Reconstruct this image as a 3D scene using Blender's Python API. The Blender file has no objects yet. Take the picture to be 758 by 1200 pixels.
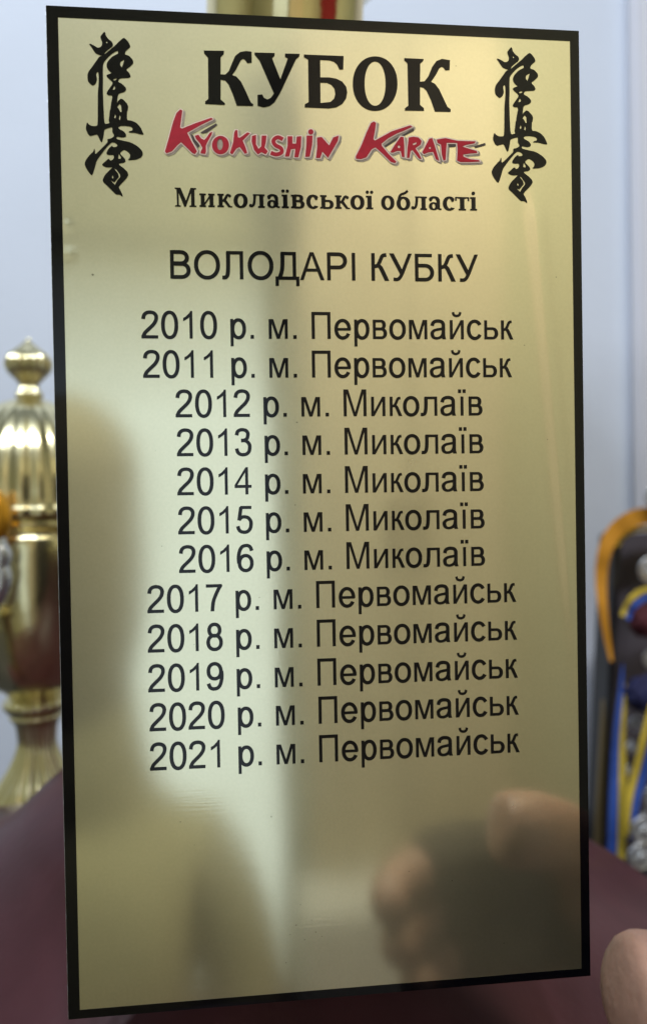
import bpy, bmesh, math, random
from mathutils import Vector, Matrix, noise
from mathutils.geometry import delaunay_2d_cdt
random.seed(7)
S = bpy.context.scene
C = S.collection

# ------------------------------------------------------------------ camera
PW, PH = 0.12, 0.12 * 1.8487                 # the plaque: 12 cm wide, 22 cm high, upright in the plane Y = 0
F = 867.0
a = Vector((0.99487332, -0.01849487, 0.09942347)).normalized()
b = Vector((-0.0185062, -0.99973016, -0.01404055)); b = (b - a * a.dot(b)).normalized()
c = b.cross(a)
t = Vector((-0.5003049, -0.91440341, 1.33465953)) * PW
Rm = Matrix(((a.x, c.x, b.x), (a.y, c.y, b.y), (a.z, c.z, b.z)))
TL = Vector((-PW / 2, 0, PH))
CAM = -(Rm.transposed() @ (t - Rm @ TL))
right, down, fwd = (Rm.transposed() @ Vector(v) for v in ((1, 0, 0), (0, 1, 0), (0, 0, 1)))
cam = bpy.data.cameras.new('camera')
co = bpy.data.objects.new('camera', cam); C.objects.link(co)
m = Matrix((right, -down, -fwd)).transposed().to_4x4(); m.translation = CAM
co.matrix_world = m
cam.sensor_fit = 'VERTICAL'; cam.sensor_height = 36; cam.lens = F / 1200 * 36
cam.clip_start = 0.005; cam.clip_end = 50
cam.dof.use_dof = True
cam.dof.focus_distance = 0.168
cam.dof.aperture_fstop = cam.lens / 1000 / 0.0030 * 1.0   # a phone lens, 3 mm across
S.camera = co

def at(px, py, Y=0.0):                        # point on the plane Y seen at a photograph pixel
    d = right * ((px - 379) / F) + down * ((py - 600) / F) + fwd
    return CAM + d * ((Y - CAM.y) / d.y)
def mirrored(px, py, dist):                   # point at Y = -dist that the plaque mirrors at a photograph pixel
    p = at(px, py); d = p - CAM
    return p + Vector((d.x, -d.y, d.z)) * (dist / d.y)

# ------------------------------------------------------------------ world, lamps, exposure
w = bpy.data.worlds.new('World'); S.world = w; w.use_nodes = True
bg = w.node_tree.nodes['Background']; bg.inputs[0].default_value = (0.62, 0.68, 0.8, 1); bg.inputs[1].default_value = 0.12
S.view_settings.view_transform = 'Standard'; S.view_settings.look = 'None'
S.view_settings.exposure = 0; S.view_settings.gamma = 1
S.cycles.use_denoising = True
S.cycles.max_bounces = 8
S.cycles.caustics_reflective = False; S.cycles.caustics_refractive = False
S.cycles.sample_clamp_indirect = 4

def area(name, loc, target, sx, sy, power, col):
    l = bpy.data.lights.new(name, 'AREA'); l.shape = 'RECTANGLE'; l.size = sx; l.size_y = sy; l.energy = power; l.color = col
    o = bpy.data.objects.new(name, l); C.objects.link(o); o.location = loc
    o.rotation_euler = (Vector(target) - Vector(loc)).to_track_quat('-Z', 'Y').to_euler()
    return o
area('back_room_fill', (0.55, -0.45, 1.12), (0.35, -1.25, -0.1), 0.5, 0.3, 11.5, (1.0, 0.93, 0.78))  # unseen warm fill, added to brighten the things behind the camera
for x in (-0.62, -0.38, -0.14, 0.10):              # a row of small square ceiling lamps
    area('ceiling_lamp_light', (x, -0.50, 1.12), (x * .6 + .05, 0.4, 0.1), 0.085, 0.085, 4.3, (0.82, 0.90, 1.0))

# ------------------------------------------------------------------ materials
def lin(r, g, bl):
    return tuple(((v / 255) / 12.92 if v / 255 <= .04045 else ((v / 255 + .055) / 1.055) ** 2.4) for v in (r, g, bl)) + (1,)
def mat(name, col, rough=0.5, metal=0.0, spec=0.5, noise_amt=0.0, nscale=60, bump=0.0, bscale=200, coat=0.0, sub=0.0, stretch=(1, 1, 1)):
    m = bpy.data.materials.new(name); m.use_nodes = True
    n = m.node_tree.nodes; L = m.node_tree.links; p = n['Principled BSDF']
    p.inputs['Base Color'].default_value = col if len(col) == 4 else (*col, 1)
    p.inputs['Roughness'].default_value = rough; p.inputs['Metallic'].default_value = metal
    p.inputs['Specular IOR Level'].default_value = spec
    p.inputs['Coat Weight'].default_value = coat; p.inputs['Coat Roughness'].default_value = 0.08
    if sub:
        p.inputs['Subsurface Weight'].default_value = sub; p.inputs['Subsurface Radius'].default_value = (.004, .0015, .0008)
        p.inputs['Subsurface Scale'].default_value = 1.0
    tc = n.new('ShaderNodeTexCoord'); mp = n.new('ShaderNodeMapping'); mp.inputs['Scale'].default_value = stretch
    L.new(tc.outputs['Object'], mp.inputs['Vector'])
    if noise_amt:
        t = n.new('ShaderNodeTexNoise'); t.inputs['Scale'].default_value = nscale; t.inputs['Detail'].default_value = 6
        L.new(mp.outputs[0], t.inputs['Vector'])
        mr = n.new('ShaderNodeMapRange'); mr.inputs['From Min'].default_value = .3; mr.inputs['From Max'].default_value = .7
        mr.inputs['To Min'].default_value = 1 - noise_amt; mr.inputs['To Max'].default_value = 1 + noise_amt
        L.new(t.outputs['Fac'], mr.inputs['Value'])
        mx = n.new('ShaderNodeVectorMath'); mx.operation = 'SCALE'; mx.inputs[0].default_value = tuple(col[:3])
        L.new(mr.outputs[0], mx.inputs['Scale']); L.new(mx.outputs[0], p.inputs['Base Color'])
    if bump:
        t2 = n.new('ShaderNodeTexNoise'); t2.inputs['Scale'].default_value = bscale; t2.inputs['Detail'].default_value = 4
        L.new(mp.outputs[0], t2.inputs['Vector'])
        bm_ = n.new('ShaderNodeBump'); bm_.inputs['Strength'].default_value = 1; bm_.inputs['Distance'].default_value = bump
        L.new(t2.outputs['Fac'], bm_.inputs['Height']); L.new(bm_.outputs[0], p.inputs['Normal'])
    return m

M = {}
M['wall'] = mat('painted_wall', (0.62, 0.66, 0.75), 0.85, noise_amt=.02, nscale=8, bump=.0004, bscale=180)
M['pilaster'] = mat('pale_lilac_panel', (0.66, 0.66, 0.72), 0.7)
M['room_wall'] = mat('beige_wall', (0.52, 0.52, 0.36), 0.85)
M['ceiling'] = mat('ceiling_paint', (0.34, 0.37, 0.40), 0.9)
M['floor'] = mat('floor_boards', (0.22, 0.15, 0.1), 0.5, noise_amt=.2, nscale=20)
M['table'] = mat('dark_table', (0.035, 0.034, 0.04), 0.45, noise_amt=.2, nscale=40)
M['black'] = mat('glossy_black_print', (0.0016, 0.0016, 0.0026), 0.06, spec=0.42)
M['ink'] = mat('black_ink', (0.0025, 0.0025, 0.0035), 0.09, spec=0.36)
M['red'] = mat('red_ink', (0.32, 0.004, 0.016), 0.45, spec=.25, noise_amt=.12, nscale=900)
M['outline'] = mat('pale_outline_ink', (0.62, 0.48, 0.40), 0.4, spec=.4)
M['shade_ink'] = mat('grey_brown_ink', (0.27, 0.22, 0.17), 0.4, spec=.4, noise_amt=.3, nscale=600)
M['dark_shade_ink'] = mat('dark_brown_ink', (0.045, 0.03, 0.025), 0.4, spec=.4)
M['maroon'] = mat('maroon_lacquered_wood', (0.062, 0.020, 0.024), 0.40, noise_amt=.22, nscale=30, bump=.00012, bscale=260, spec=.22)
M['gold'] = mat('polished_gold', (0.78, 0.70, 0.42), 0.2, metal=1, noise_amt=.05, nscale=60, bump=.0003, bscale=70)
M['column_gold'] = mat('column_gold', (0.82, 0.70, 0.40), 0.10, metal=1, bump=.00005, bscale=300)
M['orange_gold'] = mat('amber_gold', (0.75, 0.36, 0.03), 0.25, metal=.7)
M['silver'] = mat('cast_silver', (0.74, 0.76, 0.80), 0.33, metal=1, bump=.0006, bscale=260)
M['orange'] = mat('orange_ribbon', (0.60, 0.26, 0.015), 0.7, noise_amt=.12, nscale=120, bump=.0001, bscale=900)
M['yellow'] = mat('yellow_ribbon', (0.62, 0.46, 0.05), 0.7, noise_amt=.1, nscale=120, bump=.0001, bscale=900)
M['blue'] = mat('blue_ribbon', (0.03, 0.09, 0.42), 0.65, noise_amt=.12, nscale=120, bump=.0001, bscale=900)
M['navy'] = mat('navy_cloth', (0.012, 0.014, 0.07), 0.8, noise_amt=.2, nscale=120)
M['wine'] = mat('wine_cloth', (0.07, 0.008, 0.015), 0.8, noise_amt=.2, nscale=120)
M['red_cloth'] = mat('added_curtain_cloth', (0.22, 0.012, 0.02), 0.9)
M['speck'] = mat('dull_speck', (0.10, 0.09, 0.05), 0.7)
M['case'] = mat('dark_case', (0.075, 0.065, 0.08), 0.4)
M['case_edge'] = mat('black_case_edge', (0.015, 0.014, 0.016), 0.3)
M['brass'] = mat('brass_edge', (0.35, 0.25, 0.10), 0.4, metal=.8)
M['skin'] = mat('skin', (0.29, 0.165, 0.12), 0.48, noise_amt=.16, nscale=160, bump=.0003, bscale=420, sub=.25, spec=.4)
M['nail'] = mat('nail', (0.58, 0.36, 0.30), 0.25)
M['shirt'] = mat('olive_shirt', (0.36, 0.33, 0.18), 0.9)
M['shade_sleeve'] = mat('dark_shade_sleeve', (0.035, 0.025, 0.014), 0.9)  # dark cover that stands for the unlit side of the hand
M['hair'] = mat('light_brown_hair', (0.28, 0.24, 0.13), 0.7)
M['wood'] = mat('brown_cabinet', (0.53, 0.46, 0.31), 0.5, noise_amt=.12, nscale=8, stretch=(6, 6, 1))
M['frame'] = mat('added_frame_paint', (0.7, 0.7, 0.68), 0.5)
def emis(name, col, s):
    m = bpy.data.materials.new(name); m.use_nodes = True; n = m.node_tree.nodes; L = m.node_tree.links
    n.remove(n['Principled BSDF']); e = n.new('ShaderNodeEmission'); e.inputs[0].default_value = (*col, 1); e.inputs[1].default_value = s
    L.new(e.outputs[0], n['Material Output'].inputs['Surface']); return m
M['panel_glow'] = emis('added_panel_glow', (0.76, 0.90, 1.0), 1.15)  # glow of the made-up panel behind the camera

def gold_face():
    m = bpy.data.materials.new('satin_gold_sheet'); m.use_nodes = True; n = m.node_tree.nodes; L = m.node_tree.links
    n.remove(n['Principled BSDF']); out = n['Material Output']
    tc = n.new('ShaderNodeTexCoord')
    def tex(scale, stretch, detail=3, kind='Noise'):
        mp = n.new('ShaderNodeMapping'); mp.inputs['Scale'].default_value = stretch; L.new(tc.outputs['Object'], mp.inputs['Vector'])
        t = n.new('ShaderNodeTex' + kind); t.inputs['Scale'].default_value = scale
        if kind == 'Noise': t.inputs['Detail'].default_value = detail
        L.new(mp.outputs[0], t.inputs['Vector']); return t
    brush = tex(2200, (0.035, 1, 1), 2)             # fine horizontal brushing
    grain = tex(1500, (1, 1, 1), 4)
    broad = tex(14, (1, 1, 0.35), 2)                # slow buckling of the thin sheet
    # pressed marks near the left edge and the long crease near the right edge
    sep = n.new('ShaderNodeSeparateXYZ'); L.new(tc.outputs['Object'], sep.inputs[0])
    def math_(op, x, y=None, z=None):
        k = n.new('ShaderNodeMath'); k.operation = op
        for i, v in enumerate((x, y, z)):
            if v is None: continue
            if isinstance(v, (int, float)): k.inputs[i].default_value = v
            else: L.new(v, k.inputs[i])
        return k.outputs[0]
    X, Z = sep.outputs[0], sep.outputs[2]
    def blob(p, sx, sz):
        dx = math_('MULTIPLY', math_('SUBTRACT', X, p.x), 1 / sx); dz = math_('MULTIPLY', math_('SUBTRACT', Z, p.z), 1 / sz)
        return math_('EXPONENT', math_('MULTIPLY', math_('ADD', math_('MULTIPLY', dx, dx), math_('MULTIPLY', dz, dz)), -1))
    dents = math_('ADD', blob(at(79, 264), .0011, .0012), math_('MULTIPLY', blob(at(81, 297), .0014, .0013), .9))
    # crease: x follows a slanted line from (632,235) to (668,760)
    p0, p1 = at(628, 235), at(676, 760)
    sl = (p1.x - p0.x) / (p1.z - p0.z)
    cx = math_('ADD', math_('MULTIPLY', math_('SUBTRACT', Z, p0.z), sl), p0.x)
    cd = math_('MULTIPLY', math_('SUBTRACT', X, cx), 1 / .0022)
    cr = math_('EXPONENT', math_('MULTIPLY', math_('MULTIPLY', cd, cd), -1))
    fade = n.new('ShaderNodeMapRange'); fade.inputs['From Min'].default_value = p1.z - .03; fade.inputs['From Max'].default_value = p1.z + .02
    L.new(Z, fade.inputs['Value'])
    fade2 = n.new('ShaderNodeMapRange'); fade2.inputs['From Min'].default_value = p0.z + .006; fade2.inputs['From Max'].default_value = p0.z - .004
    L.new(Z, fade2.inputs['Value'])
    crease = math_('MULTIPLY', math_('MULTIPLY', cr, fade.outputs[0]), fade2.outputs[0])
    h = math_('MULTIPLY', brush.outputs['Fac'], .0000034)
    h = math_('ADD', h, math_('MULTIPLY', grain.outputs['Fac'], .0000016))
    h = math_('ADD', h, math_('MULTIPLY', broad.outputs['Fac'], .0006))
    h = math_('ADD', h, math_('MULTIPLY', dents, -.00006))
    h = math_('ADD', h, math_('MULTIPLY', crease, .00013))
    bp = n.new('ShaderNodeBump'); bp.inputs['Strength'].default_value = 1; bp.inputs['Distance'].default_value = 1
    L.new(h, bp.inputs['Height'])
    # tiny dark pits
    vor = tex(260, (1, 1, 1), kind='Voronoi'); pick = math_('LESS_THAN', vor.outputs['Distance'], .045)
    wn = n.new('ShaderNodeSeparateColor'); L.new(vor.outputs['Color'], wn.inputs[0])
    pit = math_('MULTIPLY', pick, math_('GREATER_THAN', wn.outputs[0], .90))
    tint = n.new('ShaderNodeMapRange'); L.new(grain.outputs['Fac'], tint.inputs['Value'])
    tint.inputs['From Min'].default_value = .3; tint.inputs['From Max'].default_value = .7; tint.inputs['To Min'].default_value = .97; tint.inputs['To Max'].default_value = 1.03
    tv = math_('MULTIPLY', tint.outputs[0], math_('SUBTRACT', 1, math_('MULTIPLY', pit, .45)))
    col = n.new('ShaderNodeVectorMath'); col.operation = 'SCALE'; col.inputs[0].default_value = (0.88, 0.835, 0.60); L.new(tv, col.inputs['Scale'])
    g1 = n.new('ShaderNodeBsdfAnisotropic'); g2 = n.new('ShaderNodeBsdfAnisotropic')
    sm = tex(38, (1, 1, 1), 5)
    def rng(src, lo, hi):
        k = n.new('ShaderNodeMapRange'); L.new(src, k.inputs['Value']); k.inputs['From Min'].default_value = .2; k.inputs['From Max'].default_value = .8
        k.inputs['To Min'].default_value = lo; k.inputs['To Max'].default_value = hi; return k.outputs[0]
    L.new(rng(sm.outputs['Fac'], .085, .115), g1.inputs['Roughness']); g2.inputs['Roughness'].default_value = .42
    for g in (g1, g2):
        L.new(col.outputs[0], g.inputs['Color']); L.new(bp.outputs[0], g.inputs['Normal'])
    mx = n.new('ShaderNodeMixShader'); L.new(rng(sm.outputs['Fac'], .24, .31), mx.inputs[0])
    L.new(g1.outputs[0], mx.inputs[1]); L.new(g2.outputs[0], mx.inputs[2]); L.new(mx.outputs[0], out.inputs['Surface'])
    return m
M['gold_face'] = gold_face()

# ------------------------------------------------------------------ object helpers
def link_mesh(name, verts, faces, m, parent=None, smooth=False, mats=None, idx=None):
    me = bpy.data.meshes.new(name); me.from_pydata([tuple(v) for v in verts], [], faces)
    for mm in (mats or [m]): me.materials.append(mm)
    if idx: me.polygons.foreach_set('material_index', idx)
    if smooth: me.polygons.foreach_set('use_smooth', [True] * len(me.polygons))
    me.update()
    o = bpy.data.objects.new(name, me); C.objects.link(o)
    if parent: o.parent = parent
    return o
def bmo(name, bm, m, parent=None, smooth=False):
    me = bpy.data.meshes.new(name); bmesh.ops.recalc_face_normals(bm, faces=bm.faces); bm.to_mesh(me); bm.free(); me.materials.append(m)
    if smooth: me.polygons.foreach_set('use_smooth', [True] * len(me.polygons))
    o = bpy.data.objects.new(name, me); C.objects.link(o)
    if parent: o.parent = parent
    return o
def box(name, x0, x1, y0, y1, z0, z1, m, parent=None, bevel=0.0):
    bm = bmesh.new(); bmesh.ops.create_cube(bm, size=1)
    for v in bm.verts:
        v.co = Vector(((x0 + x1) / 2 + v.co.x * (x1 - x0), (y0 + y1) / 2 + v.co.y * (y1 - y0), (z0 + z1) / 2 + v.co.z * (z1 - z0)))
    if bevel: bmesh.ops.bevel(bm, geom=bm.edges[:], offset=bevel, segments=2, affect='EDGES')
    return bmo(name, bm, m, parent)
def lathe(name, prof, m, parent=None, seg=96, flute=None, origin=(0, 0, 0)):
    vs, fs = [], []
    for k, (r, z) in enumerate(prof):
        for i in range(seg):
            an = 2 * math.pi * i / seg
            rr = r * (flute(k, an) if flute else 1)
            vs.append((origin[0] + rr * math.cos(an), origin[1] + rr * math.sin(an), origin[2] + z))
    for k in range(len(prof) - 1):
        for i in range(seg):
            j = (i + 1) % seg
            fs.append((k * seg + i, k * seg + j, (k + 1) * seg + j, (k + 1) * seg + i))
    fs.append(tuple(range(seg))[::-1]); fs.append(tuple((len(prof) - 1) * seg + i for i in range(seg)))
    o = link_mesh(name, vs, fs, m, parent, smooth=True)
    bm = bmesh.new(); bm.from_mesh(o.data); bmesh.ops.recalc_face_normals(bm, faces=bm.faces); bm.to_mesh(o.data); bm.free()
    return o
def smooth_prof(pts, n=6):
    out = []
    P = [pts[0]] + list(pts) + [pts[-1]]
    for i in range(1, len(P) - 2):
        for k in range(n):
            s = k / n
            out.append(tuple(0.5 * ((2 * P[i][j]) + (-P[i-1][j] + P[i+1][j]) * s + (2*P[i-1][j] - 5*P[i][j] + 4*P[i+1][j] - P[i+2][j]) * s*s + (-P[i-1][j] + 3*P[i][j] - 3*P[i+1][j] + P[i+2][j]) * s**3) for j in range(len(P[i]))))
    out.append(tuple(pts[-1])); return out
def thing(name, label, cat, loc=(0, 0, 0), group=None):
    o = bpy.data.objects.new(name, None); C.objects.link(o); o.location = loc; o.empty_display_size = .01
    o['label'] = label; o['category'] = cat
    if group: o['group'] = group
    return o
def rel(o, root):                               # keep world place while parented to an Empty that stands elsewhere
    o.data.transform(Matrix.Translation(-root.location)); return o
def struct(o): o['kind'] = 'structure'; return o

# ------------------------------------------------------------------ flat shapes: union of polygons
def union(polys, subs=()):
    verts, faces = [], []
    for p in list(polys) + list(subs):
        if len(p) < 3: continue
        ar = sum(p[i - 1][0] * p[i][1] - p[i][0] * p[i - 1][1] for i in range(len(p)))
        if abs(ar) < 1e-9: continue
        if ar < 0: p = list(p)[::-1]
        b0 = len(verts); verts += [Vector(q) for q in p]; faces.append(list(range(b0, b0 + len(p))))
    npos = sum(1 for p in polys if len(p) >= 3 and abs(sum(p[i - 1][0] * p[i][1] - p[i][0] * p[i - 1][1] for i in range(len(p)))) >= 1e-9)
    v, e, f, ov, oe, of = delaunay_2d_cdt(verts, [], faces, 0, 1e-7)
    keep = [tuple(q) for q, o in zip(f, of) if o and all(i < npos for i in o)]
    used = sorted({i for q in keep for i in q}); mp = {i: k for k, i in enumerate(used)}
    return [tuple(v[i]) for i in used], [tuple(mp[i] for i in q) for q in keep]
def arc(cx, cy, rx, ry, a0, a1, n=20, p=2.0):
    out = []
    for i in range(n + 1):
        t_ = math.radians(a0 + (a1 - a0) * i / n); co_, si = math.cos(t_), math.sin(t_)
        out.append((cx + rx * math.copysign(abs(co_) ** (2 / p), co_), cy + ry * math.copysign(abs(si) ** (2 / p), si)))
    return out
def cr(pts, n=7, closed=False):
    if closed:
        out = []; L_ = len(pts)
        for i in range(L_):
            p0, p1, p2, p3 = pts[i-1], pts[i], pts[(i+1) % L_], pts[(i+2) % L_]
            for k in range(n):
                s = k / n
                out.append(tuple(0.5 * ((2*p1[j]) + (-p0[j]+p2[j])*s + (2*p0[j]-5*p1[j]+4*p2[j]-p3[j])*s*s + (-p0[j]+3*p1[j]-3*p2[j]+p3[j])*s**3) for j in (0, 1)))
        return out
    return smooth_prof(pts, n)
def clip(poly, ylo, yhi):
    for lim, sg in ((ylo, 1), (yhi, -1)):
        if lim is None: continue
        out = []
        for i in range(len(poly)):
            p, q = poly[i - 1], poly[i]
            ip, iq = (p[1] - lim) * sg >= 0, (q[1] - lim) * sg >= 0
            if ip != iq:
                s = (lim - p[1]) / (q[1] - p[1]); out.append((p[0] + (q[0] - p[0]) * s, lim))
            if iq: out.append(q)
        poly = out
        if len(poly) < 3: return []
    return poly
def stroke(pts, wx, wy, ylo=None, yhi=None):     # elliptical pen, flat ends
    A, B = wx / 2, wy / 2; L_, R_ = [], []
    for i, p in enumerate(pts):
        q0, q1 = pts[max(i - 1, 0)], pts[min(i + 1, len(pts) - 1)]
        tx, ty = q1[0] - q0[0], q1[1] - q0[1]; l = math.hypot(tx, ty) or 1
        nx, ny = -ty / l, tx / l
        k = math.sqrt(A*A*nx*nx + B*B*ny*ny) or 1
        ox, oy = A*A*nx / k, B*B*ny / k
        L_.append((p[0] + ox, p[1] + oy)); R_.append((p[0] - ox, p[1] - oy))
    out = []
    for i in range(len(pts) - 1):
        for tri in ([L_[i], L_[i+1], R_[i+1]], [L_[i], R_[i+1], R_[i]]):
            q = clip(tri, ylo, yhi)
            if len(q) >= 3: out.append(q)
    return out
def rect(x0, y0, x1, y1): return [[(x0, y0), (x1, y0), (x1, y1), (x0, y1)]]
def ring(cx, cy, rx, ry, wx, wy, p=2.15): return stroke(arc(cx, cy, rx, ry, 0, 360, 40, p), wx, wy)
def bowl(x0, xs, xr, ylo_, yhi_, wx, wy):        # stem side, where the curve starts, extreme right, two bar heights
    return stroke([(x0, yhi_), (xs, yhi_)] + arc(xs, (ylo_ + yhi_) / 2, xr - xs, (yhi_ - ylo_) / 2, 90, -90, 18, 2.1)[1:] + [(x0, ylo_)], wx, wy)

U, V = 108, 92      # grotesque lower case and digits
G = {}
def g(ch, adv, add, sub=()): G[ch] = (adv, add, list(sub))
g('0', 556, ring(278, 353, 190, 327, U, V, 2.25))
g('1', 556, [[(373,0),(285,0),(285,560),(253,530),(201,500),(150,469),(109,454),(109,539),(183,574),(238,623),(293,672),(316,719),(373,719)]])
two = cr([(90,505),(112,600),(180,662),(278,681),(385,662),(448,600),(457,522),(430,440),(360,350),(240,245),(135,150),(92,70),(80,20)])
g('2', 556, stroke(two, U, V, 0) + rect(31, 0, 503, 84))
g('3', 556, stroke(cr([(88,535),(120,630),(190,672),(262,681),(360,660),(412,600),(415,530),(388,450),(315,408),(215,400)]), U, V)
  + stroke(cr([(215,392),(330,394),(410,352),(458,285),(466,210),(442,110),(370,45),(268,26),(180,42),(115,95),(85,190)]), U, V))
g('4', 556, [[(323,0),(411,0),(411,171),(508,171),(508,252),(411,252),(411,716),(339,716),(13,252),(13,171),(323,171)]], [[(323,252),(323,575),(99,252)]])
g('5', 556, stroke([(122,335),(182,690)], U, V) + rect(160, 632, 487, 716) + stroke(cr([(112,345),(190,412),(275,428),(380,405),(450,330),(466,235),(440,120),(360,42),(262,26),(170,45),(110,100),(82,188)]), U, V))
six = [q for q in stroke(cr([(472,540),(430,635),(370,675),(295,681),(200,655),(130,570),(92,440),(83,330),(92,215)]), U, V)]
g('6', 556, six + ring(288, 222, 180, 196, U, V))
g('9', 556, [[(556 - x, 706 - y) for x, y in q] for q in G['6'][1]])
g('7', 556, rect(47, 622, 511, 707) + stroke(cr([(485,690),(400,560),(320,410),(262,270),(238,150),(222,-20)]), U, V, 0, 707))
g('8', 556, ring(277, 530, 152, 151, U, V) + ring(277, 208, 186, 182, U, V))
g('р', 556, rect(66, -199, 156, 519) + ring(300, 259, 168, 233, U, V))
g('.', 278, rect(91, 0, 191, 100))
g(' ', 278, [])
g('м', 688, [[(66,0),(66,519),(203,519),(344,118),(485,519),(621,519),(621,0),(533,0),(533,405),(389,0),(299,0),(154,405),(154,0)]])
g('П', 719, [[(79,0),(79,716),(640,716),(640,0),(545,0),(545,631),(174,631),(174,0)]])
g('е', 556, stroke(arc(278, 259, 194, 233, -28, -364, 40, 2.1), U, V) + rect(85, 222, 512, 294))
g('в', 531, rect(66, 0, 154, 519) + bowl(110, 310, 405, 275, 482, U, 74) + bowl(110, 325, 438, 37, 268, U, 74))
g('о', 556, ring(278, 259, 196, 233, U, V))
g('а', 556, stroke(cr([(84,362),(112,440),(180,482),(275,492),(370,474),(418,420),(425,350),(424,150),(430,60),(462,-30)]), U, V, 0)
  + stroke(cr([(424,298),(350,278),(240,262),(150,238),(92,190),(83,135),(112,62),(190,28),(290,38),(375,85),(418,160),(424,210)]), U, 72))
ii = [[(66,519),(154,519),(154,128),(398,519),(493,519),(493,0),(405,0),(405,391),(161,0),(66,0)]]
g('и', 559, ii)
g('й', 559, ii + stroke(cr([(168,735),(195,660),(280,632),(365,660),(392,735)]), 74, 68))
g('с', 500, stroke(arc(272, 259, 190, 233, 33, 327, 34, 2.1), U, V))
g('ь', 520, rect(66, 0, 154, 519) + bowl(110, 320, 440, 37, 292, U, 74))
g('к', 438, rect(66, 0, 154, 519) + stroke(cr([(120,268),(195,276),(245,330),(288,415),(325,470),(395,482)]), 84, 74) + stroke(cr([(190,290),(262,250),(312,160),(400,-20)]), 100, 80, 0))
g('М', 833, [[(74,0),(74,716),(217,716),(416,112),(620,716),(759,716),(759,0),(667,0),(667,600),(460,0),(374,0),(166,610),(166,0)]])
g('л', 583, rect(429, 0, 517, 519) + rect(130, 446, 517, 519) + stroke(cr([(174,500),(172,300),(160,150),(130,62),(80,38),(10,40)]), U, V))
g('ї', 278, rect(95, 0, 183, 519) + rect(22, 612, 116, 712) + rect(162, 612, 256, 712))
W_, H_ = 112, 98    # capitals
g('В', 667, rect(79, 0, 177, 716) + bowl(128, 350, 525, 388, 673, W_, H_) + bowl(128, 370, 565, 43, 378, W_, H_))
g('О', 778, ring(389, 358, 293, 325, W_, H_, 2.1))
g('Л', 657, rect(483, 0, 580, 716) + rect(130, 631, 580, 716) + stroke(cr([(176,690),(175,400),(165,180),(140,85),(90,44),(12,44)]), W_, H_))
g('Д', 677, rect(478, 40, 575, 716) + rect(160, 631, 575, 716) + stroke(cr([(206,690),(203,400),(180,210),(115,40)]), W_, H_, 0) + rect(8, 0, 660, 85) + rect(8, -159, 100, 60) + rect(568, -159, 660, 60))
g('А', 667, [[(-1,0),(272,716),(378,716),(669,0),(561,0),(477,217),(178,217),(99,0)]], [[(208,296),(447,296),(324,632)]])
g('Р', 667, rect(77, 0, 175, 716) + bowl(126, 390, 575, 333, 673, W_, H_))
g('І', 278, rect(92, 0, 188, 716))
g('К', 583, rect(79, 0, 177, 716) + stroke(cr([(140,375),(235,388),(300,470),(350,580),(400,655),(500,673)]), 104, H_) + stroke(cr([(230,400),(320,362),(390,245),(520,-20)]), 118, 90, 0))
g('У', 636, stroke([(40,750),(345,195)], 112, 100, None, 716) + stroke(cr([(600,760),(450,420),(350,190),(275,75),(205,42),(110,46)]), 98, 90, None, 716))
g('Б', 656, rect(79, 0, 177, 716) + rect(79, 631, 560, 716) + bowl(128, 360, 562, 43, 408, W_, H_))

# ------------------------------------------------------------------ bold serif lower case, x-height 480, capital 676
def stem(x, h=480, wd=120, tl=50, tr=50, bl=50, br=50):
    x -= 14; wd += 28
    out = rect(x, 0, x + wd, h)
    for y0, y1, l_, r_ in ((h - 62, h, tl, tr), (0, 62, bl, br)): out += rect(x - l_, y0, x + wd + r_, y1)
    return out
def disc(cx, cy, r): return [arc(cx, cy, r, r, 0, 345, 16)]
SG = {}
SG['М'] = (770, [[(20,676),(215,676),(395,225),(555,676),(750,676),(750,632),(690,620),(690,56),(750,44),(750,0),(510,0),(510,44),(568,56),(568,500),(385,0),(330,0),(145,490),(150,56),(215,44),(215,0),(20,0),(20,44),(85,56),(75,620),(20,632)]], [])
SG['и'] = (550, stem(50) + stem(380) + [[(168,40),(168,140),(385,440),(385,330)]], [])
SG['к'] = (540, stem(50) + stroke(cr([(160,238),(235,250),(300,340),(355,425),(430,450)]), 104, 82) + disc(450, 410, 55) + [[(205,262),(320,262),(430,110),(480,46),(545,46),(545,0),(405,0),(365,40),(225,210)]], [])
SG['о'] = (505, ring(252, 240, 186, 222, 156, 76), [])
SG['л'] = (560, stem(395, tl=10) + rect(150, 434, 520, 480) + rect(150, 434, 420, 480) + stroke(cr([(215,470),(205,290),(175,130),(115,60),(50,60)]), 96, 80) + disc(60, 75, 58), [])
SG['а'] = (470, rect(290, 60, 410, 340) + stroke(cr([(75,370),(115,430),(200,455),(300,430),(350,340)]), 134, 80) + disc(85, 365, 55) + ring(190, 140, 112, 115, 116, 56) + stroke(cr([(350,120),(370,50),(465,28)]), 100, 56), [])
dts = disc(65, 608, 58) + disc(215, 608, 58)
SG['ї'] = (275, stem(78, tr=0) + dts, [])
SG['і'] = (250, stem(68, tr=0) + disc(125, 615, 66), [])
SG['в'] = (475, stem(50, br=0, tr=0) + bowl(110, 270, 365, 258, 454, 134, 74) + bowl(110, 290, 405, 26, 254, 138, 74), [])
SG['с'] = (425, stroke(arc(232, 240, 168, 218, 42, 318, 30), 152, 76) + disc(350, 360, 58), [])
SG['ь'] = (495, stem(50, br=0) + bowl(110, 300, 420, 26, 280, 140, 74), [])
SG['б'] = (495, ring(252, 225, 180, 205, 152, 76) + stroke(cr([(80,290),(95,430),(170,540),(300,590),(420,680)]), 92, 84), [])
SG['т'] = (490, stem(185) + rect(10, 430, 480, 480) + rect(10, 340, 60, 480) + rect(430, 340, 480, 480), [])

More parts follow.
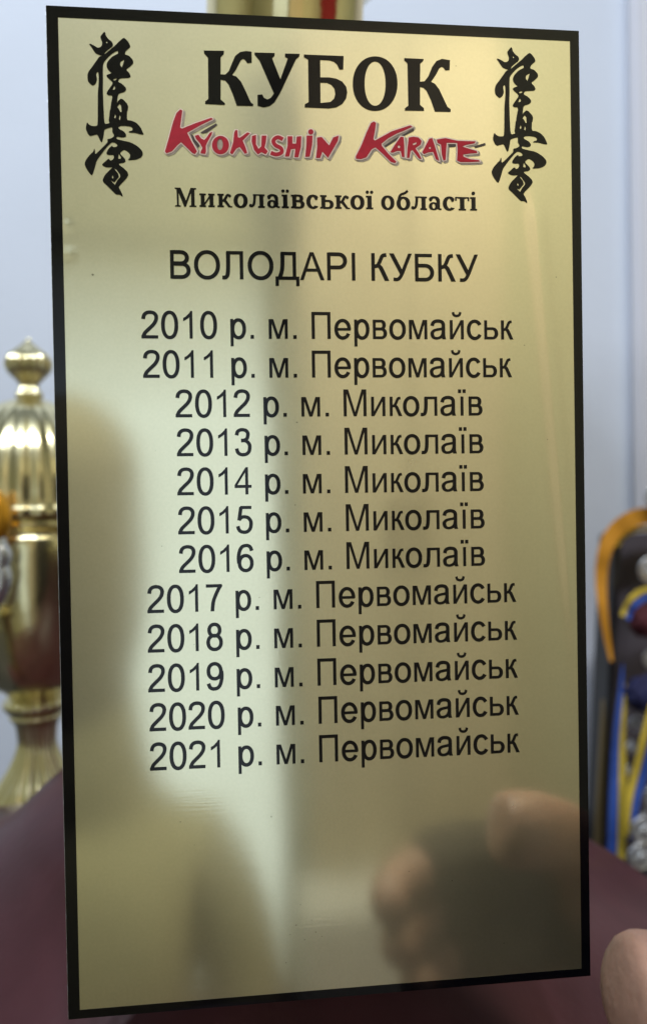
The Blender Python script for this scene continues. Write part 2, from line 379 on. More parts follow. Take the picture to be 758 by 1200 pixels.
# ------------------------------------------------------------------ the room and the unseen things added for the plaque to mirror
YW = 0.45; ZT = at(695, 934, YW).z; YB = -1.25; ZC = 1.2; ZF = -0.85
bx = at(737, 600, YW).x
struct(box('wall', -1.3, 1.3, YW, YW + .05, ZF, ZC, M['wall']))
struct(box('wall_panel', bx, 1.3, YW - .018, YW - .0005, ZT, ZC, M['pilaster'], bevel=.004))
struct(box('side_wall', -1.35, -1.3, YB, YW, ZF, ZC, M['room_wall']))
struct(box('side_wall', 1.3, 1.35, YB, YW, ZF, ZC, M['room_wall']))
struct(box('ceiling', -1.35, 1.35, YB - .05, YW + .05, ZC, ZC + .05, M['ceiling']))
struct(box('floor', -1.35, 1.35, YB - .05, YW + .05, ZF - .05, ZF, M['floor']))
# wall behind the photographer, with the opening left free for the added glowing panel
q0, q1 = mirrored(20, 285, -YB), mirrored(345, 1300, -YB)
wx0, wx1, wz0, wz1 = q0.x, q1.x, ZF + .02, q0.z
struct(box('room_wall', -1.35, wx0, YB - .05, YB, ZF, ZC, M['room_wall']))
struct(box('room_wall', wx1, 1.35, YB - .05, YB, ZF, ZC, M['room_wall']))
struct(box('room_wall', wx0, wx1, YB - .05, YB, wz1, ZC, M['room_wall']))
gd = thing('glow_panel_door', 'made-up glowing panel framed as a door behind the camera, added for the pale band down the plaque', 'door', ((wx0 + wx1) / 2, YB - .03, wz0))  # unseen glowing panel, put in for the plaque's pale reflection
rel(box('pane', wx0 + .02, wx1 - .02, YB - .035, YB - .03, wz0 + .02, wz1 - .02, M['panel_glow'], gd), gd)
for nm, v in (('stile', (wx0, wx0 + .02, wz0, wz1)), ('stile', (wx1 - .02, wx1, wz0, wz1)), ('rail', (wx0 + .02, wx1 - .02, wz1 - .02, wz1)), ('rail', (wx0 + .02, wx1 - .02, wz0, wz0 + .02))):
    rel(box(nm, v[0], v[1], YB - .045, YB - .015, v[2], v[3], M['frame'], gd), gd)
bl = thing('added_blind', 'made-up slatted blind over the glowing panel, added to soften its mirrored top edge', 'blind', ((wx0 + wx1) / 2, YB + .02, wz1 - .3))  # slats put in to dim the panel gradually towards its top
for i in range(17):
    zz = wz1 - .30 + .018 * i; hh = .002 + .0148 * (i / 16)
    rel(box('slat', wx0 - .01, wx1 + .004, YB + .018, YB + .021, zz, zz + hh, M['room_wall'], bl), bl)
rel(box('head_rail', wx0 - .01, wx1 + .004, YB + .010, YB + .035, wz1 + .006, wz1 + .03, M['room_wall'], bl), bl)
k0, k1 = mirrored(352, 600, -YB - .14).x, mirrored(600, 600, -YB - .14).x
cb = thing('cabinet', 'made-up tall brown cabinet behind the camera, added to be mirrored as the tan right half of the plaque', 'cabinet', ((k0 + k1) / 2, YB + .07, ZF))  # unseen cabinet, made up to give the plaque its tan half
rel(box('carcass', k0, k1, YB + .001, YB + .12, ZF, ZC - .25, M['wood'], cb), cb)
km = (k0 + k1) / 2
for x0, x1 in ((k0 + .006, km - .002), (km + .002, k1 - .006)):
    d_ = rel(box('door', x0, x1, YB + .1205, YB + .14, ZF + .02, ZC - .27, M['wood'], cb, bevel=.003), cb)
    hx = x1 - .03 if x0 < km - .05 else x0 + .02
    h_ = box('handle', hx, hx + .01, YB + .1405, YB + .155, .0, .12, M['brass'], d_); rel(h_, cb)

b0, b1 = mirrored(356, 1075, .98), mirrored(500, 1075, .98)
sb_ = thing('added_white_box', 'made-up white lidded box before the cabinet, added to brighten the low part of the plaque', 'box', ((b0.x + b1.x) / 2, -1.04, ZF))  # unseen box, put in to lighten the reflection low down
rel(box('body', b0.x, b1.x, -1.10, -.98, ZF, b0.z - .02, M['frame'], sb_, bevel=.006), sb_)
rel(box('lid', b0.x - .006, b1.x + .006, -1.105, -.975, b0.z - .0195, b0.z, M['frame'], sb_, bevel=.004), sb_)
# unseen maroon curtain, added only to streak the gold column red
cu_v, cu_f = [], []
for i in range(121):
    y_ = -1.2 + .8 * i / 120; xo = 1.262 + .022 * math.sin(i * .62) + .006 * math.sin(i * 1.7)
    cu_v += [(xo, y_, ZF + .02), (xo, y_, ZC - .05), (xo + .003, y_, ZC - .05), (xo + .003, y_, ZF + .02)]
for i in range(120):
    for k in range(4): cu_f.append((4*i + k, 4*i + (k+1) % 4, 4*i + 4 + (k+1) % 4, 4*i + 4 + k))
cur = link_mesh('curtain', cu_v, cu_f, M['red_cloth'], None, True)
cur['label'] = 'made-up maroon curtain on the side wall, added for the red streak in the gold column'; cur['category'] = 'curtain'

# table
struct(box('table_top', -.95, .95, -.17, YW - .019, ZT - .03, ZT, M['table'], bevel=.002))

# ------------------------------------------------------------------ trophy that carries the plaque
AX = at(309, 940, .105).x; AY = .105
tr = thing('trophy', 'large trophy with maroon flared plinth and gold column, standing right behind the plaque', 'trophy', (AX, AY, ZT))
prof = []
for off, py in ((96, 640), (110, 740), (150, 820), (205, 870), (260, 911), (279, 930), (305, 954), (334, 976), (357, 991), (390, 1011), (424, 1027), (470, 1044), (520, 1058)):
    dep = (Vector((AX, AY, 0)) - CAM).dot(fwd)
    p = CAM + (fwd + right * ((334 - 379) / F) + down * ((py + 9 - 600) / F)) * dep; prof.append((off / F * dep, p.z - ZT))
# the silhouette of a flare is met before its axis; shrink a little for that
prof = [(r * .965, z) for r, z in prof]
prof = smooth_prof(prof[::-1], 6)
re = prof[0][0]
prof = [(re + .004, 0), (re + .006, .002), (re + .006, prof[0][1] - .004), (re + .004, prof[0][1] - .001)] + prof
LEAN = Matrix.Translation((0, 0, at(322, 940, AY).z - ZT)) @ Matrix.Rotation(math.radians(2.6), 4, 'Y') @ Matrix.Translation((0, 0, ZT - at(322, 940, AY).z))   # the trophy leans a little
pl = lathe('plinth', prof, M['maroon'], tr, 160); pl.data.transform(LEAN)
for v in pl.data.vertices[:160]: v.co.z = 0
for v in pl.data.vertices[160:320]: v.co.z = max(v.co.z, .003)
rc = (at(425, 15, AY).x - at(243, 15, AY).x) / 2
zc0 = prof[-1][1] - .002
col = [(rc * 1.12, zc0), (rc * 1.12, zc0 + .012), (rc, zc0 + .016), (rc, .30 - ZT), (rc * 1.3, .31 - ZT), (rc * 1.3, .315 - ZT), (.02, .33 - ZT), (.05, .42 - ZT), (.06, .50 - ZT)]
lathe('column', col[:5], M['column_gold'], tr, 128).data.transform(LEAN)
lathe('cup_bowl', smooth_prof(col[4:], 5), M['gold'], tr, 96).data.transform(LEAN)

# ------------------------------------------------------------------ plaque
pq = thing('plaque', 'tall gold nameplate with glossy black border, leaning on the maroon trophy plinth', 'plaque', (0, 0, 0))
hw = PW / 2
bk = box('backing_plate', -hw, hw, 0.0, 0.0012, 0, PH, M['black'], pq, bevel=.00012)
box('metal_core', -hw - .00013, hw + .00013, 0.0004, 0.0010, -.0001, PH + .00013, M['silver'], pq)
# gold face and black border share one grid: the border sheet stands 0.06 mm proud
iTL, iTR, iBR, iBL = at(69, 22), at(666.5, 47), at(681.5, 1136), at(93.5, 1182)
i0, i1 = (iTL.x + iBL.x) / 2, (iTR.x + iBR.x) / 2; j0, j1 = (iBL.z + iBR.z) / 2, (iTL.z + iTR.z) / 2
link_mesh('gold_face', [(i0 - .0005, -.00004, j0 - .0005), (i1 + .0005, -.00004, j0 - .0005), (i1 + .0005, -.00004, j1 + .0005), (i0 - .0005, -.00004, j1 + .0005)], [(0, 1, 2, 3)], M['gold_face'], pq)
def frame_mesh(x0, x1, z0, z1, X0, X1, Z0, Z1, y):
    vs = [(X0, y, Z0), (X1, y, Z0), (X1, y, Z1), (X0, y, Z1), (x0, y, z0), (x1, y, z0), (x1, y, z1), (x0, y, z1)]
    vs += [(x, y + .00005, z) for x, _, z in vs[4:]]
    return vs, [(0, 1, 5, 4), (1, 2, 6, 5), (2, 3, 7, 6), (3, 0, 4, 7)] + [(4, 5, 9, 8), (5, 6, 10, 9), (6, 7, 11, 10), (7, 4, 8, 11)]
v_, f_ = frame_mesh(i0, i1, j0, j1, -hw + .0001, hw - .0001, .0001, PH - .0001, -.0001)
link_mesh('border', v_, f_, M['black'], pq)

def flat(name, polys, subs, xf, m, y, parent, label=None):
    vs, fs = union(polys, subs)
    o = link_mesh(name, [(*(lambda q: (q[0], y, q[1]))(xf(v)),) for v in vs], fs, m, parent)
    for p in o.data.polygons:
        pass
    if label: o['label'] = label
    return o
cache = {}
def glyph(ch, table):
    key = (ch, id(table))
    if key not in cache:
        adv, add, sub = table[ch]; cache[key] = (adv, *(union(add, sub) if add else ([], [])))
    return cache[key]
def text_line(txt, xl, yl, xr, yr, capx, m, name='text_line'):
    """sans line: left end, right end (photograph pixels of the baseline) and capital height there"""
    L0, R0 = at(xl, yl), at(xr, yr)
    hgt = (at((xl + xr) / 2, (yl + yr) / 2 - capx) - at((xl + xr) / 2, (yl + yr) / 2)).z
    sy = hgt / 716
    tot = sum(G[ch][0] for ch in txt)
    first, last = glyph(txt[0], G), glyph(txt[-1], G)
    l0 = min(v[0] for v in first[1]); r0 = last[0] - max(v[0] for v in last[1])
    sx = (R0.x - L0.x) / (tot - l0 - r0); zb = (L0.z + R0.z) / 2; zs = (R0.z - L0.z) * .35
    pen = -l0; vs, fs = [], []
    for ch in txt:
        adv, gv, gf = glyph(ch, G)
        b0 = len(vs)
        for x, y in gv:
            X = L0.x + (pen + x) * sx
            vs.append((X, -.00013, zb + y * sy + zs * ((X - L0.x) / (R0.x - L0.x) - .5)))
        fs += [tuple(b0 + i for i in q) for q in gf]; pen += adv
    return link_mesh(name, vs, fs, m, pq)

PER, MYK = 'Первомайськ', 'Миколаїв'
text_line('ВОЛОДАРІ КУБКУ', 200, 327.3, 560, 329.8, 32.6, M['ink'])
rows = [('2010', PER, 166, 397.5, 601, 397.2), ('2011', PER, 168, 443.4, 599.5, 441.7), ('2012', MYK, 206, 489.3, 565, 486.9),
        ('2013', MYK, 207.5, 534.5, 566, 531.5), ('2014', MYK, 208, 580, 566.5, 576), ('2015', MYK, 209, 626, 567.5, 619.5),
        ('2016', MYK, 210, 671, 568, 663.5), ('2017', PER, 173, 718.5, 604.5, 705.5), ('2018', PER, 173.5, 764.5, 605.5, 750),
        ('2019', PER, 174, 810.5, 606.5, 795), ('2020', PER, 175.5, 856.5, 607.5, 838), ('2021', PER, 176, 902.5, 608.5, 882)]
for y_, town, xl, yl, xr, yr in rows:
    text_line(f'{y_} р. м. {town}', xl, yl, xr, yr, 31.6, M['ink'])

# serif subtitle, each letter where it stands
ser = [('М', 205.5, 230.5), ('и', 234, 252), ('к', 255, 272.5), ('о', 274, 290.5), ('л', 292, 310.5), ('а', 313, 328.5), ('ї', 330, 339), ('в', 341, 357), ('с', 359, 373), ('ь', 375, 391), ('к', 392.5, 410), ('о', 410.5, 427), ('ї', 428.5, 437.5),
       ('о', 446.5, 462), ('б', 464.5, 480.5), ('л', 481.5, 500), ('а', 502, 517.5), ('с', 518.5, 532.5), ('т', 533, 549.5), ('і', 550.5, 558.5)]
vs, fs = [], []
for ch, x0, x1 in ser:
    adv, gv, gf = glyph(ch, SG); gx0, gx1 = min(v[0] for v in gv), max(v[0] for v in gv)
    py = 242.2 + (x0 - 205) / 353 * 4.8
    p0, p1 = at(x0, py), at(x1, py); sy = (at(x0, py - 22.2).z - p0.z) / 676
    b0 = len(vs); vs += [(p0.x + (v[0] - gx0) / (gx1 - gx0) * (p1.x - p0.x), -.00013, p0.z + v[1] * sy) for v in gv]
    fs += [tuple(b0 + i for i in q) for q in gf]
link_mesh('subtitle', vs, fs, M['ink'], pq)

# heading КУБОК, traced in enlargements of the photograph
def px(ox, oy, s): return lambda p: (ox + p[0] / s, oy + p[1] / s)
def plane(p): q = at(*p); return (q.x, q.z)
h1, h2 = px(235, 50, 5.055), px(380, 50, 4.89)
K1 = [(20,48),(140,50),(138,70),(120,86),(120,190),(148,190),(168,170),(186,125),(206,80),(235,57),(270,51),(303,55),(304,120),(277,122),(265,104),(252,97),(240,104),(226,130),(210,162),(187,193),(212,202),(240,232),(266,284),(290,338),(300,358),(313,365),(312,376),(215,374),(190,302),(166,248),(148,226),(120,220),(120,338),(145,360),(145,370),(28,364),(28,350),(47,335),(45,90),(22,65)]
U1 = [(320,60),(440,63),(438,80),(424,92),(440,135),(473,218),(517,94),(500,86),(500,66),(587,68),(585,82),(565,100),(470,302),(438,354),(410,376),(374,384),(338,375),(338,310),(366,308),(376,328),(396,338),(415,330),(435,302),(350,108),(320,72)]
B1 = [(356,64.2),(402.5,66),(402.1,81.7),(397.4,81.7),(395,76),(391,72.5),(386,71),(375.1,70.4),(375.3,91),(386,91),(394,92.5),(401,96),(405.5,102),(406.8,108.5),(405.5,115.5),(401,122),(394,126),(385,127.3),(357,126),(357,122.5),(361.6,120),(360.9,70),(356,67.2)]
B1h = [(375.3,97),(383,97.3),(388,99.5),(391.8,104.2),(392.7,110.4),(391.2,116),(387,119.8),(375.5,121)]
O1 = arc(290, 236, 128, 156, 0, 351, 40, 2.1); O1h = arc(290, 236, 60, 127, 0, 351, 40, 2.1)
K2 = [(456,90),(568,95),(565,106),(548,122),(547,225),(572,223),(594,194),(616,140),(640,107),(672,94),(718,102),(716,158),(692,160),(682,145),(670,139),(657,148),(640,182),(610,226),(632,237),(656,268),(686,332),(704,370),(722,382),(722,398),(632,396),(610,332),(584,276),(566,259),(547,255),(547,358),(568,376),(570,392),(460,390),(460,377),(480,362),(475,120),(457,103)]
flat('heading', [list(map(h1, K1)), list(map(h1, U1)), B1, list(map(h2, O1)), list(map(h2, K2))], [B1h, list(map(h2, O1h))], plane, M['ink'], -.00013, pq)

# brush-written emblem
kA, kB = px(95, 30, 9.475), px(95, 130, 9.475)
EM = [(kA, [(262,70),(275,85),(280,115),(310,155),(345,180),(360,210),(350,235),(310,265),(270,300),(262,325),(245,340),(200,325),(165,310),(140,275),(115,235),(92,210),(105,203),(150,225),(185,248),(215,245),(235,225),(240,190),(215,130),(235,100)]),
      (kA, [(475,138),(500,150),(540,200),(552,240),(520,265),(497,288),(490,318),(495,345),(420,345),(412,320),(415,295),(410,282),(380,292),(345,315),(305,350),(262,402),(247,432),(246,520),(248,600),(245,700),(250,850),(255,965),(190,965),(190,860),(190,760),(200,640),(200,560),(193,512),(176,525),(172,545),(182,600),(165,650),(130,670),(80,625),(74,560),(85,515),(120,470),(170,400),(208,345),(240,340),(270,318),(320,275),(380,225),(430,175)]),
      (kA, [(400,320),(430,310),(490,322),(540,340),(580,385),(583,420),(550,455),(500,490),(540,530),(556,565),(540,582),(470,585),(430,590),(412,625),(460,650),(500,690),(505,715),(485,738),(420,758),(410,790),(404,850),(400,965),(325,965),(335,880),(355,778),(300,775),(285,755),(300,725),(355,650),(350,625),(320,600),(285,565),(290,550),(330,535),(345,530),(320,510),(295,480),(285,440),(300,400),(345,350)]),
      (kA, [(455,805),(530,885),(518,965),(398,965),(402,850)]),
      (kB, [(70,125),(95,155),(130,172),(185,170),(190,100),(190,-20),(255,-20),(258,80),(268,150),(322,138),(310,110),(318,50),(325,-20),(515,-20),(512,105),(560,108),(620,135),(665,185),(690,240),(700,265),(660,262),(600,245),(530,242),(535,228),(570,222),(578,200),(560,178),(500,168),(440,168),(415,185),(430,205),(480,230),(505,265),(500,290),(465,298),(420,290),(402,288),(395,302),(405,316),(460,330),(560,352),(640,400),(685,450),(690,485),(670,520),(610,545),(520,550),(545,520),(550,490),(530,460),(480,430),(430,472),(490,530),(500,560),(480,578),(425,585),(425,600),(480,640),(520,680),(530,715),(500,760),(440,820),(420,850),(440,880),(465,935),(465,955),(430,930),(390,930),(340,880),(290,830),(250,795),(243,765),(270,710),(340,640),(357,627),(290,630),(245,612),(235,595),(260,575),(310,530),(330,555),(355,545),(370,520),(365,490),(320,492),(290,485),(285,465),(310,420),(350,385),(360,405),(400,400),(410,380),(380,355),(345,350),(310,380),(260,440),(200,520),(175,560),(160,620),(130,715),(110,710),(60,640),(42,590),(60,540),(110,480),(140,455),(150,420),(158,430),(160,480),(175,475),(250,400),(300,350),(295,315),(330,310),(365,290),(370,270),(350,240),(352,182),(310,190),(262,208),(255,270),(240,340),(230,352),(215,330),(185,262),(150,270),(105,282),(80,260),(55,200)])]
EH = [(kA, [(282,176),(298,182),(296,200),(284,196)]), (kA, [(485,378),(440,405),(438,440),(456,468),(470,430)]), (kA, [(360,598),(385,588),(405,592),(385,610),(365,612)]),
      (kA, [(372,672),(385,695),(375,712),(353,718),(360,695)]), (kA, [(430,872),(405,905),(422,925),(440,962),(454,962),(448,888)]),
      (kB, [(382,38),(370,75),(384,86),(392,60)]), (kB, [(432,48),(424,90),(437,106),(443,70)]), (kB, [(422,480),(415,530),(440,536),(447,515)]),
      (kB, [(372,642),(395,650),(437,710),(438,735),(405,775),(380,822),(328,770),(372,795),(396,768),(424,733),(414,695),(385,660)]), (kB, [(352,718),(364,735),(358,754),(345,740)])]
def chaikin(p):
    out = []
    for i in range(len(p)):
        q, r = p[i], p[(i + 1) % len(p)]
        out += [(q[0]*.8 + r[0]*.2, q[1]*.8 + r[1]*.2), (q[0]*.2 + r[0]*.8, q[1]*.2 + r[1]*.8)]
    return out
epos = [chaikin(list(map(f, p))) for f, p in EM]; eneg = [list(map(f, p)) for f, p in EH]
e1 = flat('emblem', epos, eneg, plane, M['ink'], -.00013, pq)
# second emblem: the same brushwork at the right; sizes measured at its own corners
l0, l1 = plane((100.0, 38)), plane((169, 231)); r0, r1 = plane((577, 56)), plane((640.5, 238.5))
def to_right(q): return (r0[0] + (q[0] - l0[0]) / (l1[0] - l0[0]) * (r1[0] - r0[0]), r0[1] + (q[1] - l0[1]) / (l1[1] - l0[1]) * (r1[1] - r0[1]))
e2 = flat('emblem', epos, eneg, lambda p: to_right(plane(p)), M['ink'], -.00013, pq)

sp = []
for i, (x_, y_, r_) in enumerate([(348, 495, 1.1), (109, 322, 1.3), (318, 957, .8), (370, 1092, .9), (377, 1097, .7), (357, 1101, .8), (347, 1084, 1.0), (340, 1095, .7), (335, 1128, .9), (304, 700, .7), (590, 1105, .8), (479, 1021, .8), (641, 515, .8), (190, 640, .7), (352, 1060, .7), (365, 1078, .6), (228, 990, .6), (520, 300, .6)]):
    q_ = at(x_, y_); rr = r_ * .00019
    sp.append([(q_.x + rr * (1 + .3 * math.sin(3 * a_ + i)) * math.cos(a_), q_.z + rr * .8 * math.sin(a_)) for a_ in [k * math.pi / 5 for k in range(10)]])
o = flat('specks', sp, [], lambda p: p, M['speck'], -.00007, pq); o['kind'] = 'stuff'

# red brush lettering with pale outline and brown shade
c3, c4, c5, c6 = px(190, 125, 7.58), px(280, 130, 6.064), px(410, 135, 9.475), px(480, 140, 7.98)
def mp(f, pts): return list(map(f, pts))
RED = [mp(c3, [(165,28),(182,40),(172,110),(162,190),(180,198),(300,150),(440,102),(452,115),(350,165),(225,235),(262,310),(312,400),(295,425),(270,415),(205,352),(170,320),(140,345),(90,400),(40,418),(28,400),(60,290),(100,140),(130,60)]),
       mp(c3, [(292,262),(325,253),(348,285),(375,300),(395,280),(425,235),(447,228),(442,250),(405,318),(390,350),(392,400),(385,424),(342,418),(345,400),(360,370),(338,330),(303,290)]),
       mp(c3, arc(520, 345, 76, 82, 0, 345, 24)),
       mp(c3, [(640,240),(650,213),(670,213),(674,275),(690,280),(758,232),(782,240),(716,305),(740,360),(757,415),(735,422),(690,362),(662,375),(625,428),(603,415),(632,320)]),
       mp(c4, [(93,180),(122,173),(122,240),(140,272),(158,255),(162,178),(196,178),(192,225),(182,262),(206,290),(190,312),(160,296),(135,312),(108,280),(90,220)]),
       mp(c4, [(345,183),(380,183),(380,235),(405,235),(410,185),(443,183),(440,260),(422,332),(393,332),(400,272),(370,275),(357,327),(326,327),(345,250)]),
       mp(c4, [(480,178),(523,178),(520,240),(503,327),(470,330),(478,240)]), mp(c4, arc(510, 152, 19, 19, 0, 340, 12)),
       mp(c4, [(553,192),(587,188),(640,248),(668,192),(708,178),(702,215),(632,337),(592,292),(577,337),(546,337),(555,260)]),
       mp(c5, [(262,76),(287,90),(277,170),(258,270),(275,286),(340,250),(460,185),(560,152),(665,118),(690,133),(600,175),(520,207),(420,262),(347,322),(352,345),(422,430),(512,520),(497,537),(450,522),(360,432),(280,362),(240,382),(180,472),(120,492),(63,487),(63,460),(120,350),(180,200),(230,93)]),
       mp(c5, [(558,243),(592,247),(600,340),(602,472),(573,467),(560,402),(520,402),(470,422),(445,415),(490,340)]),
       mp(c5, [(650,252),(700,243),(757,252),(792,290),(782,330),(722,372),(762,430),(792,492),(760,484),(690,392),(670,402),(657,478),(628,478),(635,360)]),
       mp(c6, [(180,183),(207,178),(228,240),(267,370),(272,392),(240,374),(215,307),(170,312),(130,328),(113,310),(150,240)]),
       mp(c6, [(248,192),(330,178),(440,203),(520,208),(512,227),(400,222),(342,222),(337,300),(332,382),(310,388),(295,330),(288,237),(255,222)]),
       mp(c6, [(438,203),(520,206),(612,208),(602,227),(520,242),(488,257),(560,280),(622,298),(627,318),(560,322),(495,332),(500,352),(560,375),(642,383),(652,397),(560,402),(470,402),(438,387),(443,300)])]
sst = stroke([c4(p) for p in cr([(312,205),(275,190),(245,213),(258,245),(298,268),(302,298),(265,312),(226,300)], 4)], 4.6, 4.6)
RH = [mp(c3, arc(515, 338, 26, 52, 0, 345, 18)), mp(c5, arc(540, 355, 13, 15, 0, 330, 10)), mp(c5, [(692,322),(735,303),(732,325),(700,338)]), mp(c6, arc(185, 270, 9, 10, 0, 330, 8))]
def fat(polys, wd, dx=0, dy=0):
    out = [[(x + dx, y + dy) for x, y in p] for p in polys]
    for p in list(out):
        for i in range(len(p)):
            q, r = p[i - 1], p[i]
            if math.hypot(q[0] - r[0], q[1] - r[1]) > 1e-4: out += stroke([q, r], wd, wd)
            out.append(arc(r[0], r[1], wd / 2, wd / 2, 0, 315, 7))
    return out
lg = flat('lettering', RED + sst, RH, plane, M['red'], -.00022, pq, 'red brush lettering reading Kyokushin Karate')
flat('outline', fat(RED + sst, 2.6), RH[:1], plane, M['outline'], -.00018, lg)
EX = [mp(c3, [(340,232),(480,150),(492,165),(400,232),(360,240)]), mp(c3, [(255,245),(275,255),(335,350),(320,368),(275,310)]), mp(c6, [(600,252),(700,222),(708,243),(612,270)]), mp(c5, [(375,345),(480,275),(600,210),(700,150),(710,175),(600,232),(500,290),(400,355)]), mp(c6, [(360,232),(430,232),(425,258),(362,262)])]
for e_ in EX: flat('dark_shade', [e_], [], plane, M['dark_shade_ink'], -.000150 - .000002 * EX.index(e_), lg)
flat('shade', fat(RED + sst, 3.0, 2.2, 1.6), [], plane, M['shade_ink'], -.00012, lg)

# ------------------------------------------------------------------ gold cup at the left
YC = .22
def cup_prof(rows_, ax0=34, y0=425):
    out = []
    for r, y in rows_:
        x = ax0 + (y - y0) * .024; p = at(x, y, YC); q = at(x - r, y, YC); out.append((p.x - q.x, p.z))
    return out
cax = at(34, 425, YC).x
cup = thing('trophy_cup', 'small polished gold lidded cup with pointed finial, left of the plaque', 'trophy cup', (cax, YC, ZT))
def piece(name, rows_, m, seg=96, flute=None, sm=5):
    pr = [(max(r, .0004), z - ZT) for r, z in cup_prof(rows_)][::-1]
    return lathe(name, smooth_prof(pr, sm), m, cup, seg, flute)
fl = lambda amp, n: (lambda k, an: 1 + amp * abs(math.sin(n * an)) - amp / 2)
fin = piece('finial', [(0.5, 396), (4, 401), (13, 409), (22, 417), (26, 426), (23, 436), (15, 445), (10, 452), (12, 458), (15, 463), (13, 468)], M['gold'], 128, fl(.15, 8))
piece('lid', [(12, 466), (22, 470), (40, 478), (60, 497), (76, 524), (86, 556), (91, 588), (94, 597), (94, 603), (90, 606)], M['gold'], 224, fl(.03, 12))
piece('bowl', [(84, 607), (86, 612), (86, 616), (80, 620), (80, 626), (86, 630), (88, 680), (86, 712), (82, 738), (74, 768), (58, 792), (42, 804), (33, 811), (31, 815)], M['gold'], 128)
piece('knob', [(31, 814), (37, 820), (37, 827), (30, 834), (31, 838), (27, 843)], M['gold'], 96, fl(.04, 12))
piece('stem', [(26, 842), (23, 852), (22, 870), (28, 888), (37, 904), (47, 919), (60, 942), (76, 962), (84, 985), (86, 1005)], M['gold'], 192, fl(.07, 11))
zb = cup_prof([(86, 1005)])[0][1] - ZT
if zb > .004: lathe('foot', [(.044, .0), (.046, .002), (.046, zb - .001), (.040, zb + .001)], M['black'], cup, 96)

def tube(name, pts, rad, m, parent=None, seg=12, flat_y=1.0):
    cu = bpy.data.curves.new(name, 'CURVE'); cu.dimensions = '3D'; sp = cu.splines.new('POLY'); sp.points.add(len(pts) - 1)
    for i, p in enumerate(pts): sp.points[i].co = (*p, 1); sp.points[i].radius = rad[i] if isinstance(rad, (list, tuple)) else rad
    cu.bevel_depth = 1.0; cu.bevel_resolution = 5; cu.use_fill_caps = True
    tmp = bpy.data.objects.new(name, cu); me = bpy.data.meshes.new_from_object(tmp); bpy.data.objects.remove(tmp)
    me.materials.clear(); me.materials.append(m); me.polygons.foreach_set('use_smooth', [True] * len(me.polygons))
    o = bpy.data.objects.new(name, me); C.objects.link(o)
    if parent: o.parent = parent
    return o
# second small award whose amber scroll and pale stem just enter at the left edge
YS = .17
sc = thing('small_award', 'small award with an amber ball and pale silver stem, cut by the left edge', 'award', (at(-26, 700, YS).x, YS, ZT))
o = tube('scroll', [at(x, y, YS) for x, y in smooth_prof([(-40, 640), (-25, 630), (-9, 626), (0, 608), (-6, 590), (-24, 580), (-40, 594)], 5)], .0055, M['orange_gold'], sc); rel(o, sc)
o = tube('stem', [at(x, y, YS) for x, y in smooth_prof([(-6, 622), (-2, 640), (3, 650), (0, 664), (3, 676), (-2, 694), (-20, 722)], 5)], .0042, M['silver'], sc); rel(o, sc)
pfoot = at(-10, 718, YS).z - ZT
lathe('post', smooth_prof([(.016, 0), (.016, .003), (.008, .008), (.0045, .03), (.004, pfoot - .02), (.008, pfoot - .008), (.003, pfoot)], 4), M['gold'], sc, 48)

# ------------------------------------------------------------------ medals at the right
YM = .30
def ribbon(name, cen, width, m, parent, Y=YM, depth=.006, tilt=0.0):
    """closed strip: centre line and widths in photograph pixels, real thickness in depth"""
    pts = smooth_prof([(*c_, w_) for c_, w_ in zip(cen, width)], 6)
    vs, fs = [], []
    for i, (x, y, w_) in enumerate(pts):
        x0, y0 = pts[max(i - 1, 0)][:2]; x1, y1 = pts[min(i + 1, len(pts) - 1)][:2]
        l = math.hypot(x1 - x0, y1 - y0) or 1; nx, ny = -(y1 - y0) / l * w_ / 2, (x1 - x0) / l * w_ / 2
        wob = .0012 * math.sin(i * .55) + tilt * i
        for sx_, dy in ((1, 0), (-1, 0), (-1, depth), (1, depth)):
            vs.append(at(x + sx_ * nx, y + sx_ * ny, Y + dy + wob))
    n_ = len(pts)
    for i in range(n_ - 1):
        for k in range(4):
            fs.append((4*i + k, 4*i + (k+1) % 4, 4*(i+1) + (k+1) % 4, 4*(i+1) + k))
    fs += [(3, 2, 1, 0), tuple(4*(n_-1) + k for k in range(4))]
    o = link_mesh(name, vs, fs, m, parent, smooth=False)
    bm = bmesh.new(); bm.from_mesh(o.data); bmesh.ops.recalc_face_normals(bm, faces=bm.faces)
    bmesh.ops.bevel(bm, geom=[e for e in bm.edges if e.calc_face_angle(0) > .9], offset=.0002, segments=2, affect='EDGES')
    bm.to_mesh(o.data); bm.free(); return rel(o, parent)
mz = ZT
def mthing(name, label, cat, x, Y=YM, group=None): return thing(name, label, cat, (at(x, 900, Y).x, Y, mz), group)

ds = mthing('display_stand', 'dark medal display stand with slanted black side and brass edge, right of the plaque', 'display stand', 760, .33)
def quad_prism(name, pts, Y0, Y1, m, parent):
    f0 = [at(x, y, Y0) for x, y in pts]; f1 = [Vector((p.x, Y1, p.z)) for p in f0]; n_ = len(pts)
    o = link_mesh(name, f0 + f1, [tuple(range(n_)), tuple(range(n_, 2*n_))[::-1]] + [(i, (i+1) % n_, n_ + (i+1) % n_, n_ + i) for i in range(n_)], m, parent)
    bm = bmesh.new(); bm.from_mesh(o.data); bmesh.ops.recalc_face_normals(bm, faces=bm.faces); bm.to_mesh(o.data); bm.free(); return rel(o, parent)
quad_prism('back_board', [(727, 626), (860, 620), (860, 1090), (706, 1090)], .345, .355, M['case'], ds)
quad_prism('side_board', [(719, 630), (728, 622), (722, 740), (715.5, 870), (704.5, 1090), (696, 1090), (708.5, 870), (714.5, 740)], .322, .344, M['case_edge'], ds)
quad_prism('brass_edge', [(707, 820), (708.5, 838), (709, 870), (704, 990), (699, 1090), (690, 1090), (697, 990), (704, 870)], .3185, .3215, M['brass'], ds)

